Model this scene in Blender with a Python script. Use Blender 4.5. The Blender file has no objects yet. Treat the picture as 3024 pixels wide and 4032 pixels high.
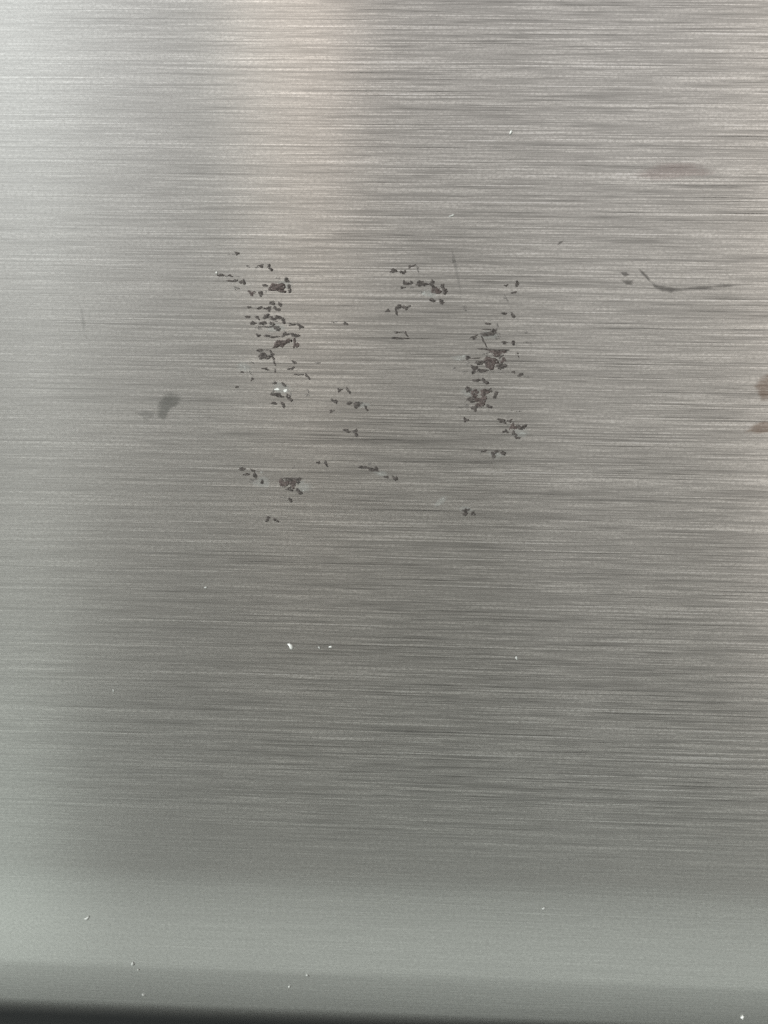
import bpy, bmesh, math, random
from mathutils import Vector, Matrix

random.seed(7)
scene = bpy.context.scene
COL = scene.collection

# ------------------------------------------------------------------ camera
W_PX, H_PX, F_PX = 3024.0, 4032.0, 3028.0
CAM_LOC = Vector((0.0, -0.150, 0.0))
YAW, PITCH, ROLL = 1.6, 0.0, 1.15
CAM_R = (Matrix.Rotation(math.radians(YAW), 3, 'Z')
         @ Matrix.Rotation(math.radians(90.0 + PITCH), 3, 'X')
         @ Matrix.Rotation(math.radians(ROLL), 3, 'Z'))
cam_data = bpy.data.cameras.new("camera")
cam_data.sensor_fit = 'VERTICAL'
cam_data.sensor_height = 36.0
cam_data.lens = F_PX / H_PX * 36.0
cam_data.clip_start = 0.005
cam_data.clip_end = 50.0
cam = bpy.data.objects.new("camera", cam_data)
COL.objects.link(cam)
cam.matrix_world = Matrix.Translation(CAM_LOC) @ CAM_R.to_4x4()
scene.camera = cam

# ------------------------------------------------------------------ world and lamps
world = bpy.data.worlds.new("World")
scene.world = world
world.use_nodes = True
bg = world.node_tree.nodes["Background"]
bg.inputs[0].default_value = (0.95, 1.0, 0.95, 1)
bg.inputs[1].default_value = 0.01


def lamp(name, loc, aim, sx, sy, color, watts):
    d = bpy.data.lights.new(name, 'AREA')
    d.shape = 'RECTANGLE'
    d.size, d.size_y = sx, sy
    d.color = color
    d.energy = watts
    o = bpy.data.objects.new(name, d)
    COL.objects.link(o)
    o.location = loc
    v = Vector(aim) - Vector(loc)
    o.rotation_euler = v.to_track_quat('-Z', 'Y').to_euler()
    return o


lamp("upper_room_light", (0, -1.5, 1.35), (0, 0, 0), 2.6, 1.1, (1.000, 0.960, 0.930), 8.581)
lamp("lower_room_light", (0.1, -1.5, 0.2), (0, 0, 0), 2.4, 1.1, (1.000, 0.945, 0.835), 2.480)
lamp("window_light_upper", (-1.02, -1.5, 1.35), (0, 0, 0), 0.5, 1.1, (0.872, 0.979, 1.000), 1.821)
lamp("left_gap_fill", (-0.42, -1.5, 1.35), (0, 0, 0), 0.22, 1.1, (0.842, 1.000, 1.000), 0.199)  # added filler for the gap between the window and the warm strip
lamp("left_fill_upper", (-0.65, -1.5, 1.35), (0, 0, 0), 0.24, 1.1, (0.847, 0.941, 1.000), 0.276)  # added lamp that softens the falloff beside the window's reflection
lamp("left_fill_middle", (-0.65, -1.5, 0.2), (0, 0, 0), 0.24, 1.1, (1.000, 0.900, 0.800), 0.047)  # second added fill, lower down, for the same soft falloff
lamp("diffuse_fill", (-2.3, -1.2, 0.6), (0, 0, 0), 0.8, 1.4, (0.96, 1.0, 0.98), 90)  # added far left to brighten flecks and dust, clear of the steel's reflection
lamp("window_light_middle", (-1.02, -1.5, 0.2), (0, 0, 0), 0.5, 1.1, (1.000, 0.959, 0.934), 0.270)
lamp("window_light_lower", (-1.02, -1.5, -0.9), (0, 0, 0), 0.5, 1.1, (0.863, 1.000, 0.916), 0.728)
lamp("warm_strip_light", (-0.300, -1.5, 1.62), (0, 0, 0), 0.29, 1.1, (1.000, 0.825, 0.680), 1.02)
lamp("warm_side_light", (0.97, -1.5, 1.5), (0, 0, 0), 0.36, 1.1, (1.000, 0.780, 0.560), 0.42)
lamp("side_light", (1.0, -1.5, 0.2), (0, 0, 0), 0.4, 1.1, (1.000, 0.904, 0.835), 0.730)
lamp("lower_right_fill", (0.55, -1.5, 0.3), (0, 0, 0), 0.6, 0.9, (1.000, 0.955, 0.921), 0.287)  # added fill, tuned to brighten the reflection at lower right
lamp("floor_bounce", (0, -1.0, -1.2), (0, 0, 0), 3, 0.7, (0.925, 1.000, 0.930), 7.200)

vs = scene.view_settings
vs.view_transform = 'Standard'
vs.look = 'None'
vs.exposure = 0.0
vs.gamma = 1.0
vs.use_curve_mapping = False
scene.cycles.max_bounces = 6
scene.cycles.use_denoising = False

# ------------------------------------------------------------------ helpers


def ray_hit(px, py, y=0.0):
    """where the sight line through a photo pixel meets the panel's face"""
    d = CAM_R @ Vector(((px - W_PX / 2) / F_PX, (H_PX / 2 - py) / F_PX, -1.0))
    t = (y - CAM_LOC.y) / d.y
    return CAM_LOC + d * t


def link(name, me, mat, parent=None):
    o = bpy.data.objects.new(name, me)
    COL.objects.link(o)
    me.materials.append(mat)
    if parent is not None:
        o.parent = parent
    return o


class NT:
    def __init__(self, name):
        self.m = bpy.data.materials.new(name)
        self.m.use_nodes = True
        self.t = self.m.node_tree
        self.t.nodes.clear()
        self.out = self.t.nodes.new("ShaderNodeOutputMaterial")

    def n(self, kind, **kw):
        nd = self.t.nodes.new(kind)
        for k, v in kw.items():
            setattr(nd, k, v)
        return nd

    def l(self, a, b):
        self.t.links.new(a, b)

    def math(self, op, a, b=None, c=None, clamp=False):
        nd = self.n("ShaderNodeMath", operation=op, use_clamp=clamp)
        for i, v in enumerate((a, b, c)):
            if v is None:
                continue
            if isinstance(v, (int, float)):
                nd.inputs[i].default_value = v
            else:
                self.l(v, nd.inputs[i])
        return nd.outputs[0]

    def noise(self, vec, scale3, detail=2.0, rough=0.5, offs=(0, 0, 0)):
        mp = self.n("ShaderNodeMapping")
        mp.inputs["Scale"].default_value = scale3
        mp.inputs["Location"].default_value = offs
        self.l(vec, mp.inputs["Vector"])
        nz = self.n("ShaderNodeTexNoise")
        nz.inputs["Scale"].default_value = 1.0
        nz.inputs["Detail"].default_value = detail
        nz.inputs["Roughness"].default_value = rough
        self.l(mp.outputs[0], nz.inputs["Vector"])
        return nz.outputs[0]

    def ramp(self, x, lo, hi, a=0.0, b=1.0, smooth=True):
        nd = self.n("ShaderNodeMapRange")
        nd.interpolation_type = 'SMOOTHSTEP' if smooth else 'LINEAR'
        nd.inputs[1].default_value, nd.inputs[2].default_value = lo, hi
        nd.inputs[3].default_value, nd.inputs[4].default_value = a, b
        self.l(x, nd.inputs[0])
        return nd.outputs[0]


# ------------------------------------------------------------------ brushed steel
STREAK, GRAIN = 0.60, 0.32
HAIR = [(0.00022, 0.036, 0.0012, 1, 1.8, 0.34), (0.00026, 0.020, -0.0010, 2, 1.5, 0.29), (0.00033, 0.012, 0.0004, 3, 2.2, 0.22),
        (0.00028, 0.070, 0.0, 4, 4.0, 0.50), (0.00020, 0.008, 0.0006, 5, 1.5, 0.28)]


def steel_material(name, fade_lo, fade_hi, edge=False):
    """brush lines run along u (panel width); v is the length down the sheet, in metres"""
    k = NT(name)
    uv = k.n("ShaderNodeUVMap")
    uv.uv_map = "sheet"
    base = uv.outputs[0]
    sep = k.n("ShaderNodeSeparateXYZ")
    k.l(base, sep.inputs[0])
    # gentle waver so that the lines are not ruler straight
    wav = k.noise(base, (7, 14, 1), 1.0, 0.5, (3, 1, 0))
    vv = k.math('ADD', sep.outputs[1], k.math('MULTIPLY', k.math('SUBTRACT', wav, 0.5), 0.0007))
    comb = k.n("ShaderNodeCombineXYZ")
    k.l(sep.outputs[0], comb.inputs[0])
    k.l(vv, comb.inputs[1])
    p = comb.outputs[0]
    c = lambda q: k.math('SUBTRACT', q, 0.5)
    fine = k.noise(p, (40, 3600, 1), 1.0, 0.6, (7, 3, 2))
    shrt = k.noise(p, (170, 4600, 1), 0.0, 0.5, (1, 9, 5))
    wide = k.noise(p, (4, 330, 1), 1.0, 0.5, (2, 5, 8))
    grain = k.noise(base, (1500, 2100, 1), 2.0, 0.75, (5, 5, 1))
    patch = k.noise(base, (22, 150, 1), 1.0, 0.5, (4, 2, 9))
    s = k.math('ADD', k.math('MULTIPLY', c(fine), 0.16), k.math('MULTIPLY', c(shrt), 0.30))

    s = k.math('MULTIPLY', s, k.ramp(patch, 0.3, 0.7, 0.8, 1.1))
    pu = k.n("ShaderNodeSeparateXYZ")
    k.l(p, pu.inputs[0])

    # single hairlines left by the abrasive belt: rows of strokes, each stroke with its own depth, start and end
    def strokes(width, length, slant, seed, power):
        row = k.math('ADD', k.math('ADD', k.math('DIVIDE', pu.outputs[1], width), k.math('MULTIPLY', pu.outputs[0], slant / width)), seed * 57.3)
        ri = k.math('FLOOR', row)
        rf = k.math('FRACT', row)
        w1 = k.n("ShaderNodeTexWhiteNoise", noise_dimensions='1D')
        k.l(ri, w1.inputs["W"])
        q = k.math('ADD', k.math('DIVIDE', pu.outputs[0], length), k.math('MULTIPLY', w1.outputs["Value"], 41.0))
        qi = k.math('FLOOR', q)
        qf = k.math('FRACT', q)
        cb = k.n("ShaderNodeCombineXYZ")
        k.l(ri, cb.inputs[0])
        k.l(qi, cb.inputs[1])
        w2 = k.n("ShaderNodeTexWhiteNoise", noise_dimensions='2D')
        k.l(cb.outputs[0], w2.inputs["Vector"])
        t = k.math('MULTIPLY', c(w2.outputs["Value"]), 2.0)
        depth = k.math('MULTIPLY', k.math('SIGN', t), k.math('POWER', k.math('ABSOLUTE', k.math('ADD', t, 0.04)), power))
        depth = k.math('MAXIMUM', depth, k.math('MULTIPLY', depth, 0.82))
        across = k.ramp(k.math('ABSOLUTE', c(rf)), 0.18, 0.5, 1.0, 0.0)
        along = k.ramp(k.math('ABSOLUTE', c(qf)), 0.22, 0.5, 1.0, 0.0)
        return k.math('MULTIPLY', depth, k.math('MULTIPLY', across, along))
    for width, length, slant, seed, power, amp in HAIR:
        s = k.math('ADD', s, k.math('MULTIPLY', strokes(width, length, slant, seed, power), amp))
    # brush contrast drops towards the rolled edge; at left, glare's washout is painted in
    dn = k.ramp(sep.outputs[1], fade_lo, fade_hi, 0.16, 1.0)
    sd = k.ramp(sep.outputs[0], -0.085, 0.01, 0.35, 1.0)
    s = k.math('MULTIPLY', s, k.math('MULTIPLY', dn, sd))
    s = k.math('MULTIPLY', s, k.ramp(grain, 0.3, 0.7, 0.5, 1.5))
    s_all = k.math('ADD', s, k.math('MULTIPLY', c(wide), 0.02))
    val = k.math('ADD', 0.60, k.math('MULTIPLY', s_all, STREAK))
    val = k.math('ADD', val, k.math('MULTIPLY', c(grain), GRAIN))
    hsv = k.n("ShaderNodeCombineColor")
    k.l(k.math('MULTIPLY', val, 1.0), hsv.inputs[0])
    k.l(k.math('MULTIPLY', val, 0.99), hsv.inputs[1])
    k.l(k.math('MULTIPLY', val, 0.965), hsv.inputs[2])
    b = k.n("ShaderNodeBsdfPrincipled")
    k.l(hsv.outputs[0], b.inputs["Base Color"])
    b.inputs["Metallic"].default_value = 1.0
    rr = k.ramp(sep.outputs[1], -0.0408, -0.0298, 0.17, 0.28)
    k.l(rr, b.inputs["Roughness"])
    b.inputs["Anisotropic"].default_value = 0.97
    b.inputs["Anisotropic Rotation"].default_value = 0.25
    tan = k.n("ShaderNodeCombineXYZ")
    tan.inputs[0].default_value = 1.0
    k.l(tan.outputs[0], b.inputs["Tangent"])
    bump = k.n("ShaderNodeBump")
    bump.inputs["Strength"].default_value = 1.0
    bump.inputs["Distance"].default_value = 0.00001
    k.l(fine, bump.inputs["Height"])
    k.l(bump.outputs[0], b.inputs["Normal"])
    k.l(b.outputs[0], k.out.inputs[0])
    return k.m


def matte(name, col, rough=0.6, spec=0.4, var=0.35, scale=6000.0):
    k = NT(name)
    g = k.n("ShaderNodeNewGeometry")
    nz = k.noise(g.outputs["Position"], (scale, scale, scale), 2.0, 0.6)
    f = k.ramp(nz, 0.3, 0.7, 1 - var, 1 + var)
    mx = k.n("ShaderNodeVectorMath", operation='SCALE')
    mx.inputs[0].default_value = col
    k.l(f, mx.inputs["Scale"])
    b = k.n("ShaderNodeBsdfPrincipled")
    k.l(mx.outputs[0], b.inputs["Base Color"])
    b.inputs["Roughness"].default_value = rough
    b.inputs["Specular IOR Level"].default_value = spec
    k.l(b.outputs[0], k.out.inputs[0])
    return k.m


# ------------------------------------------------------------------ the panel
panel = bpy.data.objects.new("steel_panel", None)
COL.objects.link(panel)
panel["label"] = "brushed stainless steel panel with dark residue flecks and a rolled bottom edge"
panel["category"] = "panel"

MM_PX = 0.150 / F_PX                       # metres on the face for one photo pixel
Z_ROLL = ray_hit(1512, 3440).z             # where the face starts to roll back
X0, X1, Z_TOP = -0.26, 0.26, 0.42
panel.location = (0, 0, 0)


def profile():
    """(y, z, v, ny, nz) down the rolled edge; angle of the normal grows with length"""
    pts = []
    y, z, s = 0.0, Z_ROLL, 0.0
    # (length in m, tilt reached in degrees)
    segs = [(0.0045, 4.0), (0.0160, 11.0), (0.0018, 16.0), (0.0088, 20.5), (0.0050, 43.0), (0.0220, 53.0), (0.004, 70.0), (0.004, 90.0), (0.006, 90.0), (0.002, 150.0), (0.004, 178.0)]
    a = 0.0
    pts.append((y, z, s, a))
    for ln, a1 in segs:
        n = 12
        for i in range(n):
            a_mid = a + (a1 - a) * (i + 0.5) / n
            ds = ln / n
            z -= ds * math.cos(math.radians(a_mid))
            y += ds * math.sin(math.radians(a_mid))
            s += ds
            pts.append((y, z, s, a + (a1 - a) * (i + 1) / n))
        a = a1
    return pts


def sheet_mesh(name, rows, xs, thick=0.0010):
    """rows: (y, z, v, tilt); a sheet with an inner skin and closed rims"""
    verts, faces, nors, uvs = [], [], [], []
    nx = len(xs)
    for side in (0, 1):
        for (y, z, v, a) in rows:
            ny, nz = -math.cos(math.radians(a)), -math.sin(math.radians(a))
            for x in xs:
                if side == 0:
                    verts.append((x, y, z)); nors.append((0, ny, nz))
                else:
                    verts.append((x, y - ny * thick, z - nz * thick)); nors.append((0, -ny, -nz))
                uvs.append((x, v))
    R = len(rows)
    off = R * nx
    for r in range(R - 1):
        for i in range(nx - 1):
            q = [r * nx + i, (r + 1) * nx + i, (r + 1) * nx + i + 1, r * nx + i + 1]
            faces.append(q)
            faces.append([off + j for j in reversed(q)])
    for i in range(nx - 1):
        faces.append([i + 1, off + i + 1, off + i, i])
        b = (R - 1) * nx
        faces.append([b + i, off + b + i, off + b + i + 1, b + i + 1])
    for r in range(R - 1):
        faces.append([r * nx, off + r * nx, off + (r + 1) * nx, (r + 1) * nx])
        e = nx - 1
        faces.append([(r + 1) * nx + e, off + (r + 1) * nx + e, off + r * nx + e, r * nx + e])
    me = bpy.data.meshes.new(name)
    me.from_pydata(verts, [], faces)
    uvl = me.uv_layers.new(name="sheet")
    for lp in me.loops:
        uvl.data[lp.index].uv = uvs[lp.vertex_index]
    n_big = 2 * (R - 1) * (nx - 1)
    for p in me.polygons:
        p.use_smooth = p.index < n_big
    cust = []
    for p in me.polygons:
        for li in p.loop_indices:
            cust.append(nors[me.loops[li].vertex_index] if p.index < n_big else tuple(p.normal))
    me.normals_split_custom_set(cust)
    me.update()
    return me


xs = [X0 + (X1 - X0) * i / 8 for i in range(9)]
face_rows = [(0.0, Z_TOP + (Z_ROLL - Z_TOP) * i / 6, (Z_TOP + (Z_ROLL - Z_TOP) * i / 6) - Z_ROLL, 0.0) for i in range(7)]
roll_rows = [(y, z, -s, a) for (y, z, s, a) in profile()]
STEEL = steel_material("brushed_steel", -0.004, 0.022)
face = link("front_sheet", sheet_mesh("front_sheet", face_rows, xs), STEEL, panel)
roll = link("rolled_edge", sheet_mesh("rolled_edge", roll_rows, xs), STEEL, panel)
roll["label"] = "smooth rolled bottom edge of the steel panel"

# added block; its near-black colour stands for the shade in the gap below
bm = bmesh.new()
bmesh.ops.create_cube(bm, size=1.0, matrix=Matrix.Translation((0, 0.075, Z_ROLL - 0.22)) @ Matrix.Diagonal((0.52, 0.05, 0.43, 1)))
me = bpy.data.meshes.new("shade_block")
bm.to_mesh(me); bm.free()
shade_block = link("shade_block", me, matte("gap_shade", (0.012, 0.014, 0.016), 0.7, 0.2, 0.2, 900.0))
shade_block["kind"] = "structure"
shade_block["label"] = "near-black block standing in for the shaded gap below the steel panel"

# ------------------------------------------------------------------ residue flecks
def residue(name, col, cover, var=0.5):
    """crust worn through in places so that the steel shows"""
    k = NT(name)
    g = k.n("ShaderNodeNewGeometry")
    pos = g.outputs["Position"]
    hole = k.ramp(k.noise(pos, (2600, 2600, 4200), 2.0, 0.65, (2, 3, 4)), cover, cover + 0.10)
    tone = k.ramp(k.noise(pos, (1500, 1500, 2600), 2.0, 0.6), 0.3, 0.7, 1 - var, 1 + var)
    mx = k.n("ShaderNodeVectorMath", operation='SCALE')
    mx.inputs[0].default_value = col
    k.l(tone, mx.inputs["Scale"])
    b = k.n("ShaderNodeBsdfPrincipled")
    k.l(mx.outputs[0], b.inputs["Base Color"])
    b.inputs["Roughness"].default_value = 0.75
    b.inputs["Specular IOR Level"].default_value = 0.15
    tr = k.n("ShaderNodeBsdfTransparent")
    ms = k.n("ShaderNodeMixShader")
    k.l(hole, ms.inputs[0])
    k.l(tr.outputs[0], ms.inputs[1])
    k.l(b.outputs[0], ms.inputs[2])
    k.l(ms.outputs[0], k.out.inputs[0])
    return k.m


FLECK = [residue("residue_dark", (0.098, 0.087, 0.082), 0.36),
         residue("residue_reddish", (0.115, 0.093, 0.088), 0.37),
         residue("residue_thin", (0.22, 0.205, 0.195), 0.44),
         residue("residue_pale", (0.45, 0.45, 0.43), 0.40, 0.15)]

DUST2 = matte("grey_white_dust", (0.50, 0.51, 0.49), 0.5, 0.4, 0.08)
DUST_GLINT = matte("white_dust_glint", (0.86, 0.87, 0.84), 0.45, 0.5, 0.05)  # also colours the two painted bubble highlights


def flake(name, outline, h, mat, parent, wobble=0.0):
    """outline: photo pixels; a thin domed flake lying on the steel"""
    pts = [ray_hit(x, y) for x, y in outline]
    c = sum(pts, Vector()) / len(pts)
    base = [Vector((p.x - c.x, -0.000008, p.z - c.z)) for p in pts]
    n = len(base)
    verts = [tuple(p) for p in base]
    for p in base:
        verts.append((p.x * 0.8, -h * random.uniform(0.75, 1.0), p.z * 0.8))
    verts.append((0, -h * 1.05, 0))
    faces = []
    for i in range(n):
        j = (i + 1) % n
        faces.append((i, j, n + j, n + i))
        faces.append((n + i, n + j, 2 * n))
    faces.append(tuple(reversed(range(n))))
    me = bpy.data.meshes.new(name)
    me.from_pydata(verts, [], faces)
    bm = bmesh.new(); bm.from_mesh(me)
    bmesh.ops.recalc_face_normals(bm, faces=bm.faces[:])
    bm.to_mesh(me); bm.free()
    for p in me.polygons:
        p.use_smooth = True
    o = link(name, me, mat, parent)
    o.location = (c.x, 0.0, c.z)
    return o


def blob(cx, cy, w, h, rot, n=20, jag=0.42):
    out = []
    ph = random.random() * 6.28
    k2, k3 = random.uniform(0, jag), random.uniform(0, jag)
    ca, sa = math.cos(math.radians(rot)), math.sin(math.radians(rot))
    for i in range(n):
        t = 2 * math.pi * i / n
        r = 1 + k2 * math.sin(2 * t + ph) + k3 * math.sin(3 * t + 2 * ph) + random.uniform(-jag, jag) * 0.6
        x, y = r * math.cos(t) * w / 2, r * math.sin(t) * h / 2
        out.append((cx + x * ca - y * sa, cy + x * sa + y * ca))
    return out


S = 700.0 / 1659.0
# each region: origin in photo pixels, then (x, y, w, h, rotation, tone) in an enlarged view of it; tone 0 dark 1 reddish 2 thin 3 pale
REGIONS = [
 ((800, 950), [
  (315,115,38,30,35,0),(270,122,60,8,0,2),(420,232,40,18,15,2),(500,242,30,15,-20,2),(540,230,54,24,-10,0),(622,248,46,36,40,0),
  (172,318,70,22,12,0),(245,322,48,17,0,0),(325,330,30,10,0,2),(280,370,68,27,2,0),(370,380,46,38,40,0),(315,440,50,24,10,2),
  (455,482,52,40,10,1),(540,488,48,36,45,0),(578,412,50,22,-5,0),(590,465,22,15,0,2),(780,362,48,36,50,0),(700,345,36,14,10,2),
  (805,440,36,58,-20,0),(645,578,58,28,-12,0),(718,590,46,30,55,0),(430,616,38,17,0,0),(528,622,50,22,0,0),(605,628,58,34,-8,0),
  (688,632,44,38,30,0),(415,705,58,18,3,0),(505,712,42,24,35,0),(600,703,78,36,-4,0),(685,715,84,32,2,0),(750,742,46,36,45,0),
  (665,742,48,20,0,2),(465,763,56,26,8,0),(558,765,56,34,0,0),(642,772,46,32,-10,0),(520,810,52,24,20,2),(610,797,130,13,1,0),
  (692,817,58,36,15,0),(825,777,52,22,-6,0),(905,795,46,36,40,0),(1220,757,40,18,-10,2),(1328,768,40,22,15,0),
  (515,880,38,26,20,0),(620,888,72,26,6,0),(700,890,72,11,0,0),(768,870,72,32,-14,0),(855,875,64,34,12,0),(860,962,44,76,8,1),
  (530,1020,60,22,-8,0),(585,1014,60,9,4,0),(570,1075,96,48,-10,0),(640,1045,44,30,50,0),(655,1102,26,74,-28,0),
  (850,1130,36,26,40,0),(1068,1135,36,13,0,2),(460,1130,30,20,20,2),(365,1222,32,18,0,0),(440,1228,32,18,30,2),(457,1287,26,24,0,0),
  (580,1190,62,17,3,0),(672,1208,16,32,-15,0),(825,1187,52,22,-6,0),(888,1245,58,18,0,0),(970,1258,24,48,-30,0),
  (670,1325,38,22,-10,0),(752,1338,44,26,40,0),(315,1360,30,18,0,0),(1275,1388,46,25,-8,0),(1355,1392,28,52,-24,0)]),
 ((1450, 950), [
  (235,275,66,30,10,0),(325,290,42,38,20,0),(398,234,58,22,-22,0),(460,255,22,46,-30,2),(340,385,36,36,0,0),(375,398,58,20,5,0),
  (405,383,22,28,0,0),(495,395,92,46,4,0),(320,433,46,18,0,0),(410,432,40,12,0,2),(600,405,60,44,55,0),(630,462,90,54,12,1),
  (695,425,34,48,-10,0),(718,468,50,36,20,0),(505,475,40,16,0,2),(595,550,58,25,0,0),(683,562,50,38,40,0),(280,612,54,40,-10,0),
  (355,620,54,38,-20,0),(180,648,42,24,-10,0),(262,658,26,48,-26,0),(1288,412,34,18,-12,0),(1390,398,28,54,-22,0),(1362,478,40,22,0,0),
  (1280,530,22,66,-38,2),(795,185,30,30,0,2),(905,625,46,40,0,2),(1268,675,54,18,0,0),(1352,692,26,52,-28,0),(1118,770,46,20,0,0),
  (1205,795,17,46,0,2),(1110,825,94,11,2,0),(1172,835,42,30,20,0),(1125,865,130,37,-5,0),(1200,885,72,46,10,2),(985,897,64,24,-22,0),
  (1075,930,17,96,-24,0),(278,850,62,15,0,0),(348,858,48,20,45,0),(280,905,152,20,3,0),(1275,945,54,20,0,0),(1352,950,40,30,32,0),
  (1480,945,64,11,2,2),(1480,848,40,20,-10,2),(1180,1013,205,17,3,0),(1205,1042,135,44,3,1),(1100,1048,50,24,0,2),(1397,1055,14,32,-20,0),
  (930,1085,52,28,25,0),(1000,1091,92,11,2,0),(1235,1078,42,22,-40,0),(1150,1132,112,88,5,1),(1262,1110,42,40,30,1),(1040,1132,74,40,-10,0),
  (1245,1165,84,50,-12,0),(988,1190,62,54,0,0),(1060,1206,112,26,4,0),(930,1140,28,32,20,2),(805,1190,26,24,0,2),(885,1215,52,11,0,2),
  (1200,1220,160,9,1,2),(1355,1222,30,20,30,0),(1420,1247,48,28,5,0),(1490,1265,64,16,10,2),(1010,1300,58,28,0,0),(1090,1310,48,36,30,0)]),
 ((1450, 1500), [
  (930,80,64,44,22,0),(990,110,84,50,5,1),(1085,108,96,44,-12,1),(1140,85,30,26,0,0),(1188,130,46,44,30,0),(958,175,78,38,-22,0),
  (1050,180,98,58,3,1),(1045,222,62,40,0,1),(992,255,52,48,30,0),(1128,238,42,30,15,0),(912,235,62,28,-15,2),(850,248,64,12,-8,2),
  (1330,275,30,12,0,2),(1400,283,42,10,0,2),(910,362,44,36,0,0),(1240,368,64,28,8,0),(1270,385,24,26,0,0),(1320,372,36,28,0,0),
  (1350,428,60,48,-20,1),(1430,435,60,54,-10,0),(1283,470,50,28,0,0),(1360,490,40,36,20,0),(1390,530,40,26,0,0),(1083,657,36,22,0,0),
  (1182,664,74,26,-6,0),(1170,695,34,54,0,0),(1258,675,48,36,45,0),(1140,772,28,20,0,2),(15,770,26,24,0,2),(170,895,48,20,-4,0),
  (250,908,28,54,-26,0),(890,1175,58,14,4,2),(910,1217,76,42,-24,0),(978,1240,38,30,20,0)]),
 ((800, 1500), [
  (690,132,116,34,5,0),(800,155,64,38,35,0),(812,128,30,26,0,2),(650,98,22,50,25,2),(660,207,54,22,0,0),(745,220,30,54,-36,0),
  (980,95,12,34,-15,2),(970,132,40,18,0,2),(1228,190,60,28,45,0),(1362,207,48,24,2,0),(1440,220,70,46,-10,0),(1520,250,50,26,48,0),
  (1200,282,42,20,-8,0),(1280,290,20,20,0,2),(1340,465,62,26,3,0),(1420,478,52,40,20,0),(1075,762,36,22,0,0),(1145,770,46,28,48,0),
  (845,805,26,22,0,2),(362,822,58,24,5,0),(460,835,32,22,20,0),(405,873,60,20,-4,0),(485,880,26,62,-28,0),(470,935,92,28,6,2),
  (550,942,26,42,-32,0),(750,955,60,78,0,1),(806,918,112,26,0,0),(838,958,50,72,8,1),(805,1010,58,32,0,0),(890,930,54,40,0,0),
  (890,1030,48,36,35,0),(740,1088,36,12,0,2),(812,1108,46,26,45,0),(605,1282,44,32,-12,0),(680,1300,48,26,22,0),
  (1505,808,112,22,4,0),(1602,828,70,36,12,0)]),
]
for (ox, oy), items in REGIONS:
    for (x, y, w, h, rot, tone) in items:
        o = flake("residue_fleck", blob(ox + x * S, oy + y * S, w * S * 1.16, h * S * 1.2, rot), random.uniform(0.00002, 0.00004) if tone != 2 else 0.000012,
                  FLECK[tone], panel)
# the two widest crusts, with outlines of their own
for outl in ([(605,445),(640,388),(700,398),(740,385),(765,402),(772,430),(750,455),(782,470),(765,485),(720,475),(680,462),(640,465),(610,460)],
             [(660,950),(690,920),(760,925),(800,905),(830,915),(832,940),(790,948),(762,970),(742,995),(720,985),(700,975),(690,995),(640,1000),(662,975)]):
    flake("residue_fleck", [(800 + x * S, 950 + y * S) for x, y in outl], 0.00009, FLECK[1], panel)
# pale peeled film around some flecks; the two white ones are painted bubble highlights
for (x, y, w, h, rot) in [(1091,1533,20,10,0),(1124,1538,12,17,20),(952,1440,26,5,30),(965,1450,5,22,-20),(1822,1403,20,7,-10),(1808,1416,22,6,10),
                          (1195,1932,7,8,0),(1204,1914,5,5,0),(1670,1155,13,18,30),(1696,1162,20,14,20),(1698,1166,8,12,0),(1741,1966,24,5,-25),(1726,1983,18,5,-20),
                          (2058,1706,36,8,-4),(1955,1790,26,8,0),(1029,1860,10,7,0),(1843,2004,10,6,20),(1500,1866,24,5,5)]:
    flake("film_and_glint", blob(x, y, w, h, rot, 11, 0.3), 0.00002, DUST_GLINT if (x, y) in ((1091, 1533), (1124, 1538)) else FLECK[3], panel)

# ------------------------------------------------------------------ stains and smudges: thin films on the steel


def film_material(name, col, dens, seed, fine=(90, 500, 2600)):
    """film broken up along the brush lines; "thick" is 1 in its middle and 0 at its rim"""
    k = NT(name)
    at = k.n("ShaderNodeAttribute")
    at.attribute_name = "thick"
    g = k.n("ShaderNodeNewGeometry")
    nz = k.noise(g.outputs["Position"], fine, 2.0, 0.6, (seed, seed * 2, 0))
    n2 = k.noise(g.outputs["Position"], (450, 450, 450), 3.0, 0.6, (seed * 3, 0, seed))
    brk = k.math('ADD', k.math('MULTIPLY', k.math('SUBTRACT', nz, 0.5), 2.6), k.math('MULTIPLY', k.math('SUBTRACT', n2, 0.5), 1.6))
    fall = k.math('MULTIPLY', at.outputs["Fac"], k.math('ADD', 1.0, brk))
    a = k.math('MULTIPLY', k.ramp(fall, 0.05, 0.85), dens, clamp=True)
    b = k.n("ShaderNodeBsdfPrincipled")
    b.inputs["Base Color"].default_value = (*col, 1)
    b.inputs["Roughness"].default_value = 0.6
    tr = k.n("ShaderNodeBsdfTransparent")
    mx = k.n("ShaderNodeMixShader")
    k.l(a, mx.inputs[0])
    k.l(tr.outputs[0], mx.inputs[1])
    k.l(b.outputs[0], mx.inputs[2])
    k.l(mx.outputs[0], k.out.inputs[0])
    return k.m


def film_object(name, verts, th, faces, c, mat, label):
    me = bpy.data.meshes.new(name)
    me.from_pydata(verts, [], faces)
    at = me.attributes.new("thick", 'FLOAT', 'POINT')
    for i, t in enumerate(th):
        at.data[i].value = t
    o = link(name, me, mat, panel)
    o.location = (c.x, 0, c.z)
    o["label"] = label
    return o


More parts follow.
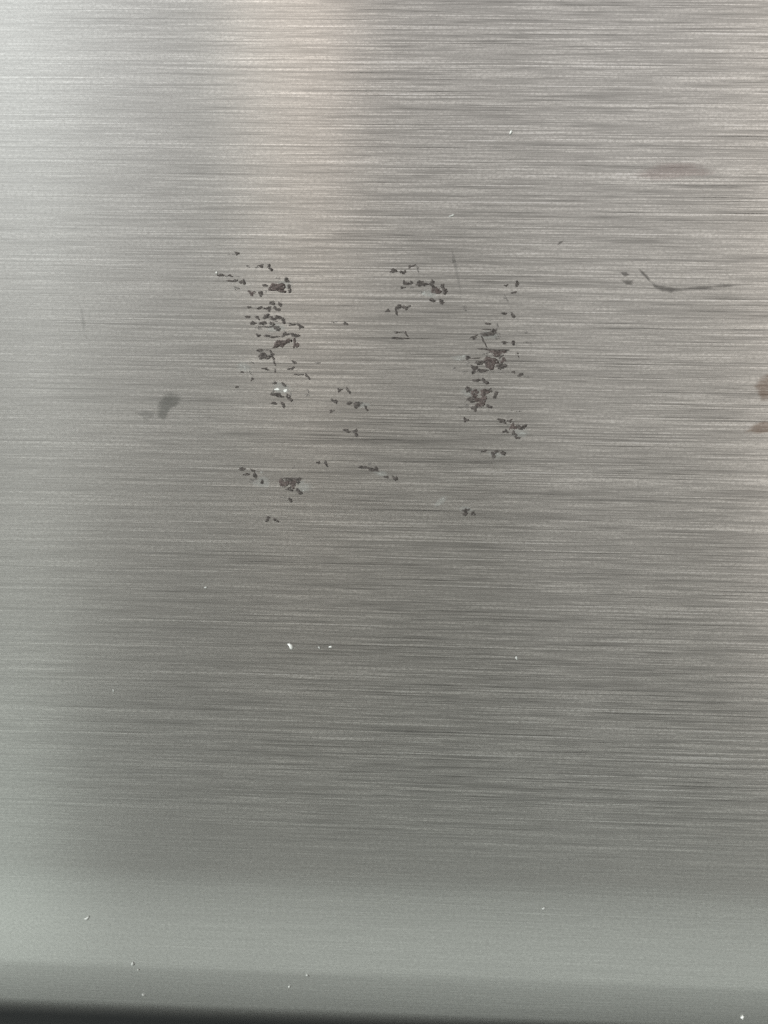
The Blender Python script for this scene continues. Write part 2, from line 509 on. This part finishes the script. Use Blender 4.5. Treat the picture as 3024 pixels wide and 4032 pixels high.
def film(name, outline, mat, label, lift, grow=1.3):
    """a thin patch that thins out towards its outline"""
    pts = [ray_hit(x, y) for x, y in outline]
    c = sum(pts, Vector()) / len(pts)
    n = len(pts)
    verts, th = [], []
    for ringf, t in ((1.0, 0.0), (0.75, 0.35), (0.5, 0.75), (0.25, 0.95)):
        for p in pts:
            verts.append(((p.x - c.x) * ringf * grow, -lift - 0.00001 * t, (p.z - c.z) * ringf * grow)); th.append(t)
    verts.append((0, -lift - 0.00001, 0)); th.append(1.0)
    faces = []
    for r in (0, 1, 2):
        for i in range(n):
            j = (i + 1) % n
            faces.append((r * n + i, (r + 1) * n + i, (r + 1) * n + j, r * n + j))
    for i in range(n):
        faces.append((3 * n + i, 4 * n, 3 * n + (i + 1) % n))
    return film_object(name, verts, th, faces, c, mat, label)


def rub(name, path, mat, label, lift):
    """a drawn-out mark: (x, y, width, strength) along its length, in photo pixels"""
    c = ray_hit(path[len(path) // 2][0], path[len(path) // 2][1])
    verts, th, faces = [], [], []
    for i, (x, y, w, t) in enumerate(path):
        x0, y0 = path[max(i - 1, 0)][:2]
        x1, y1 = path[min(i + 1, len(path) - 1)][:2]
        d = math.hypot(x1 - x0, y1 - y0)
        nx, ny = -(y1 - y0) / d, (x1 - x0) / d
        for f, tt in ((-1, 0.0), (0, t), (1, 0.0)):
            p = ray_hit(x + nx * w * f, y + ny * w * f)
            verts.append((p.x - c.x, -lift - 0.00001 * tt, p.z - c.z)); th.append(tt)
    for i in range(len(path) - 1):
        for q in (0, 1):
            a0, b0 = i * 3 + q, (i + 1) * 3 + q
            faces.append((a0, a0 + 1, b0 + 1, b0))
    return film_object(name, verts, th, faces, c, mat, label)


GREY = film_material("grey_grease", (0.11, 0.11, 0.10), 0.38, 1.0)
GREY2 = film_material("faint_grease", (0.11, 0.11, 0.105), 0.17, 2.0)
BROWN = film_material("brown_stain", (0.20, 0.115, 0.07), 0.36, 3.0)
PINK = film_material("reddish_stain", (0.20, 0.075, 0.07), 0.15, 4.0, (40, 500, 2600))
SCUFF = film_material("scuff_mark", (0.11, 0.10, 0.095), 0.48, 5.0)
HALO = film_material("pale_residue", (0.46, 0.46, 0.44), 0.36, 6.0, (1600, 500, 4200))
for cx, cy, w, h, rot in [(960,1445,70,40,20),(1108,1530,70,60,0),(1030,1900,70,50,20),(1196,1915,60,50,0),(1690,1158,70,34,20),(1815,1408,70,26,-5),(1735,1975,60,30,-30),
                          (2050,1705,70,40,0),(1950,1790,60,34,10),(1085,1290,80,40,0),(1120,1120,60,44,0),(1500,1865,60,24,10),(1850,1545,70,40,0),(1925,1320,70,40,0),
                          (1835,2005,60,26,10),(1430,1595,60,30,0)]:
    film("pale_smear", blob(cx, cy, w, h, rot, 12, 0.2), HALO, "pale scuffed residue around dark flecks", 0.000009, 1.2)
film("smudge", [(620,1575),(650,1550),(675,1535),(705,1545),(718,1570),(705,1600),(680,1605),(662,1630),(645,1665),(615,1650),(612,1610)], GREY, "dark grey greasy smudge beside the flecks", 0.00002, 1.12)
film("smudge", [(530,1630),(560,1605),(610,1610),(620,1650),(570,1665)], GREY2, "faint grey smear under the dark smudge", 0.000012, 1.0)
film("stain", [(2960,1520),(2985,1480),(3030,1460),(3070,1500),(3060,1560),(3025,1585),(2995,1585),(2975,1550)], BROWN, "brown stain at the edge of view", 0.000012, 1.08)
film("stain", [(2920,1705),(2960,1670),(3010,1650),(3060,1660),(3060,1700),(2990,1715)], BROWN, "lower brown stain at the edge of view", 0.000012, 1.08)
film("stain", [(2500,690),(2600,640),(2720,640),(2830,680),(2700,705),(2580,710)], PINK, "faint reddish stain along the brush lines", 0.000012)
rub("scuff", [(2512,1056,5,0.2),(2530,1074,9,0.9),(2548,1092,9,0.9),(2562,1110,8,0.4),(2580,1126,12,0.8),(2612,1138,16,1.0),(2645,1142,16,0.9),(2690,1140,10,0.5),(2760,1134,12,0.9),
              (2830,1128,11,0.8),(2900,1122,10,0.6),(2970,1116,8,0.3),(3010,1114,6,0.0)], SCUFF, "thin hooked scuff fading out along the brush lines", 0.000014)
film("scuff", [(2440,1072),(2465,1070),(2480,1082),(2460,1090)], SCUFF, "small dark rub mark above its twin", 0.000012)
film("scuff", [(2445,1102),(2495,1102),(2490,1122),(2465,1120)], SCUFF, "small dark rub mark below its twin", 0.000012)
rub("scuff", [(318,1210,8,0.3),(326,1250,10,0.8),(330,1290,9,0.7),(336,1335,6,0.1)], GREY2, "faint upright mark on the bright side", 0.000012)
rub("scuff", [(1778,975,7,0.2),(1785,1010,10,0.9),(1796,1060,10,0.9),(1808,1120,9,0.7),(1822,1200,7,0.1)], GREY2, "faint upright mark above the flecks", 0.000016)
rub("scuff", [(2192,970,5,0.3),(2206,955,7,1.0),(2220,944,5,0.2)], SCUFF, "faint short slanted mark", 0.000012)

# ------------------------------------------------------------------ white dust flecks lying on the panel


def on_panel(px, py):
    return ray_hit(px, py)


def dust(outline, h, mat, label):
    o = flake("dust_fleck", outline, h, mat, None)
    # flecks on the rolled edge lie on its curve
    z = o.location.z
    if z < Z_ROLL:
        best = min(roll_rows, key=lambda r: abs(r[1] - z) + (10 if r[3] > 80 else 0))
        t = math.radians(best[3])
        c0 = CAM_LOC
        d = (o.location - c0).normalized()
        tt = (best[0] - c0.y) / d.y
        p = c0 + d * tt
        best = min(roll_rows, key=lambda r: abs(r[1] - p.z) + (10 if r[3] > 80 else 0))
        o.location = (p.x, best[0] - 0.00001, best[1])
        o.rotation_euler = (math.radians(best[3]), 0, 0)
    o["label"] = label
    o["category"] = "dust fleck"
    o["group"] = "white dust flecks on the steel"
    return o


dust([(1131,2535),(1142,2533),(1152,2538),(1157,2548),(1154,2556),(1147,2558),(1141,2553),(1138,2543)], 0.00035, DUST_GLINT, "largest white dust fleck, drop shaped, below all the dark flecks")
dust(blob(1258, 2550, 13, 9, 10, 8), 0.0002, DUST2, "tiny white dust fleck, middle of the row of three below the dark flecks")
dust(blob(1302, 2547, 13, 9, 0, 8), 0.0002, DUST_GLINT, "small white dust fleck ending the row of three, farthest from the drop shaped one")
dust(blob(2012, 522, 12, 15, 0, 8), 0.0003, DUST_GLINT, "round bright white dust fleck high on the steel, above all the dark flecks")
dust(blob(1781, 849, 17, 7, -15, 8), 0.0002, DUST_GLINT, "slanted white dust fleck between the high round one and the dark flecks")
dust(blob(853, 1074, 11, 9, 0, 8), 0.0002, DUST_GLINT, "white dust fleck touching the outermost dark fleck of the upper cluster")
dust(blob(812, 2313, 15, 8, -15, 8), 0.00015, DUST2, "pale dust fleck between the lowest dark flecks and the drop shaped one")
dust(blob(2034, 2591, 10, 17, -20, 8), 0.00015, DUST2, "pale upright dust fleck on the darker steel, opposite the row of three")
dust(blob(447, 2720, 7, 14, 0, 8), 0.00012, DUST2, "thin upright dust fleck near the bright side of the steel")
dust([(330,3608),(345,3598),(352,3594),(353,3602),(346,3612),(336,3614)], 0.0002, DUST2, "slanted pale dust fleck just above the rolled edge, bright side")
dust([(512,3802),(520,3790),(526,3792),(528,3805),(520,3808)], 0.0002, DUST2, "three-cornered dust fleck on the rolled edge, bright side")
dust(blob(543, 3822, 11, 8, 0, 8), 0.00015, DUST2, "tiny dust fleck right under the three-cornered one on the rolled edge")
dust(blob(1210, 3845, 15, 9, 10, 8), 0.00015, DUST2, "upper dust fleck of the pair near the middle of the rolled edge")
dust(blob(1138, 3895, 11, 12, 0, 8), 0.00015, DUST2, "lower dust fleck of the pair near the middle of the rolled edge")
dust(blob(560, 3930, 12, 8, 0, 8), 0.00015, DUST2, "dust fleck lowest on the rolled edge, at the start of its dark underside")
dust(blob(2141, 3580, 14, 12, 0, 8), 0.00015, DUST2, "lone pale dust fleck where the brush lines fade above the rolled edge")
dust(blob(2929, 4022, 12, 18, 0, 8), 0.0002, DUST_GLINT, "white dust fleck in the bottom right corner of the photo")
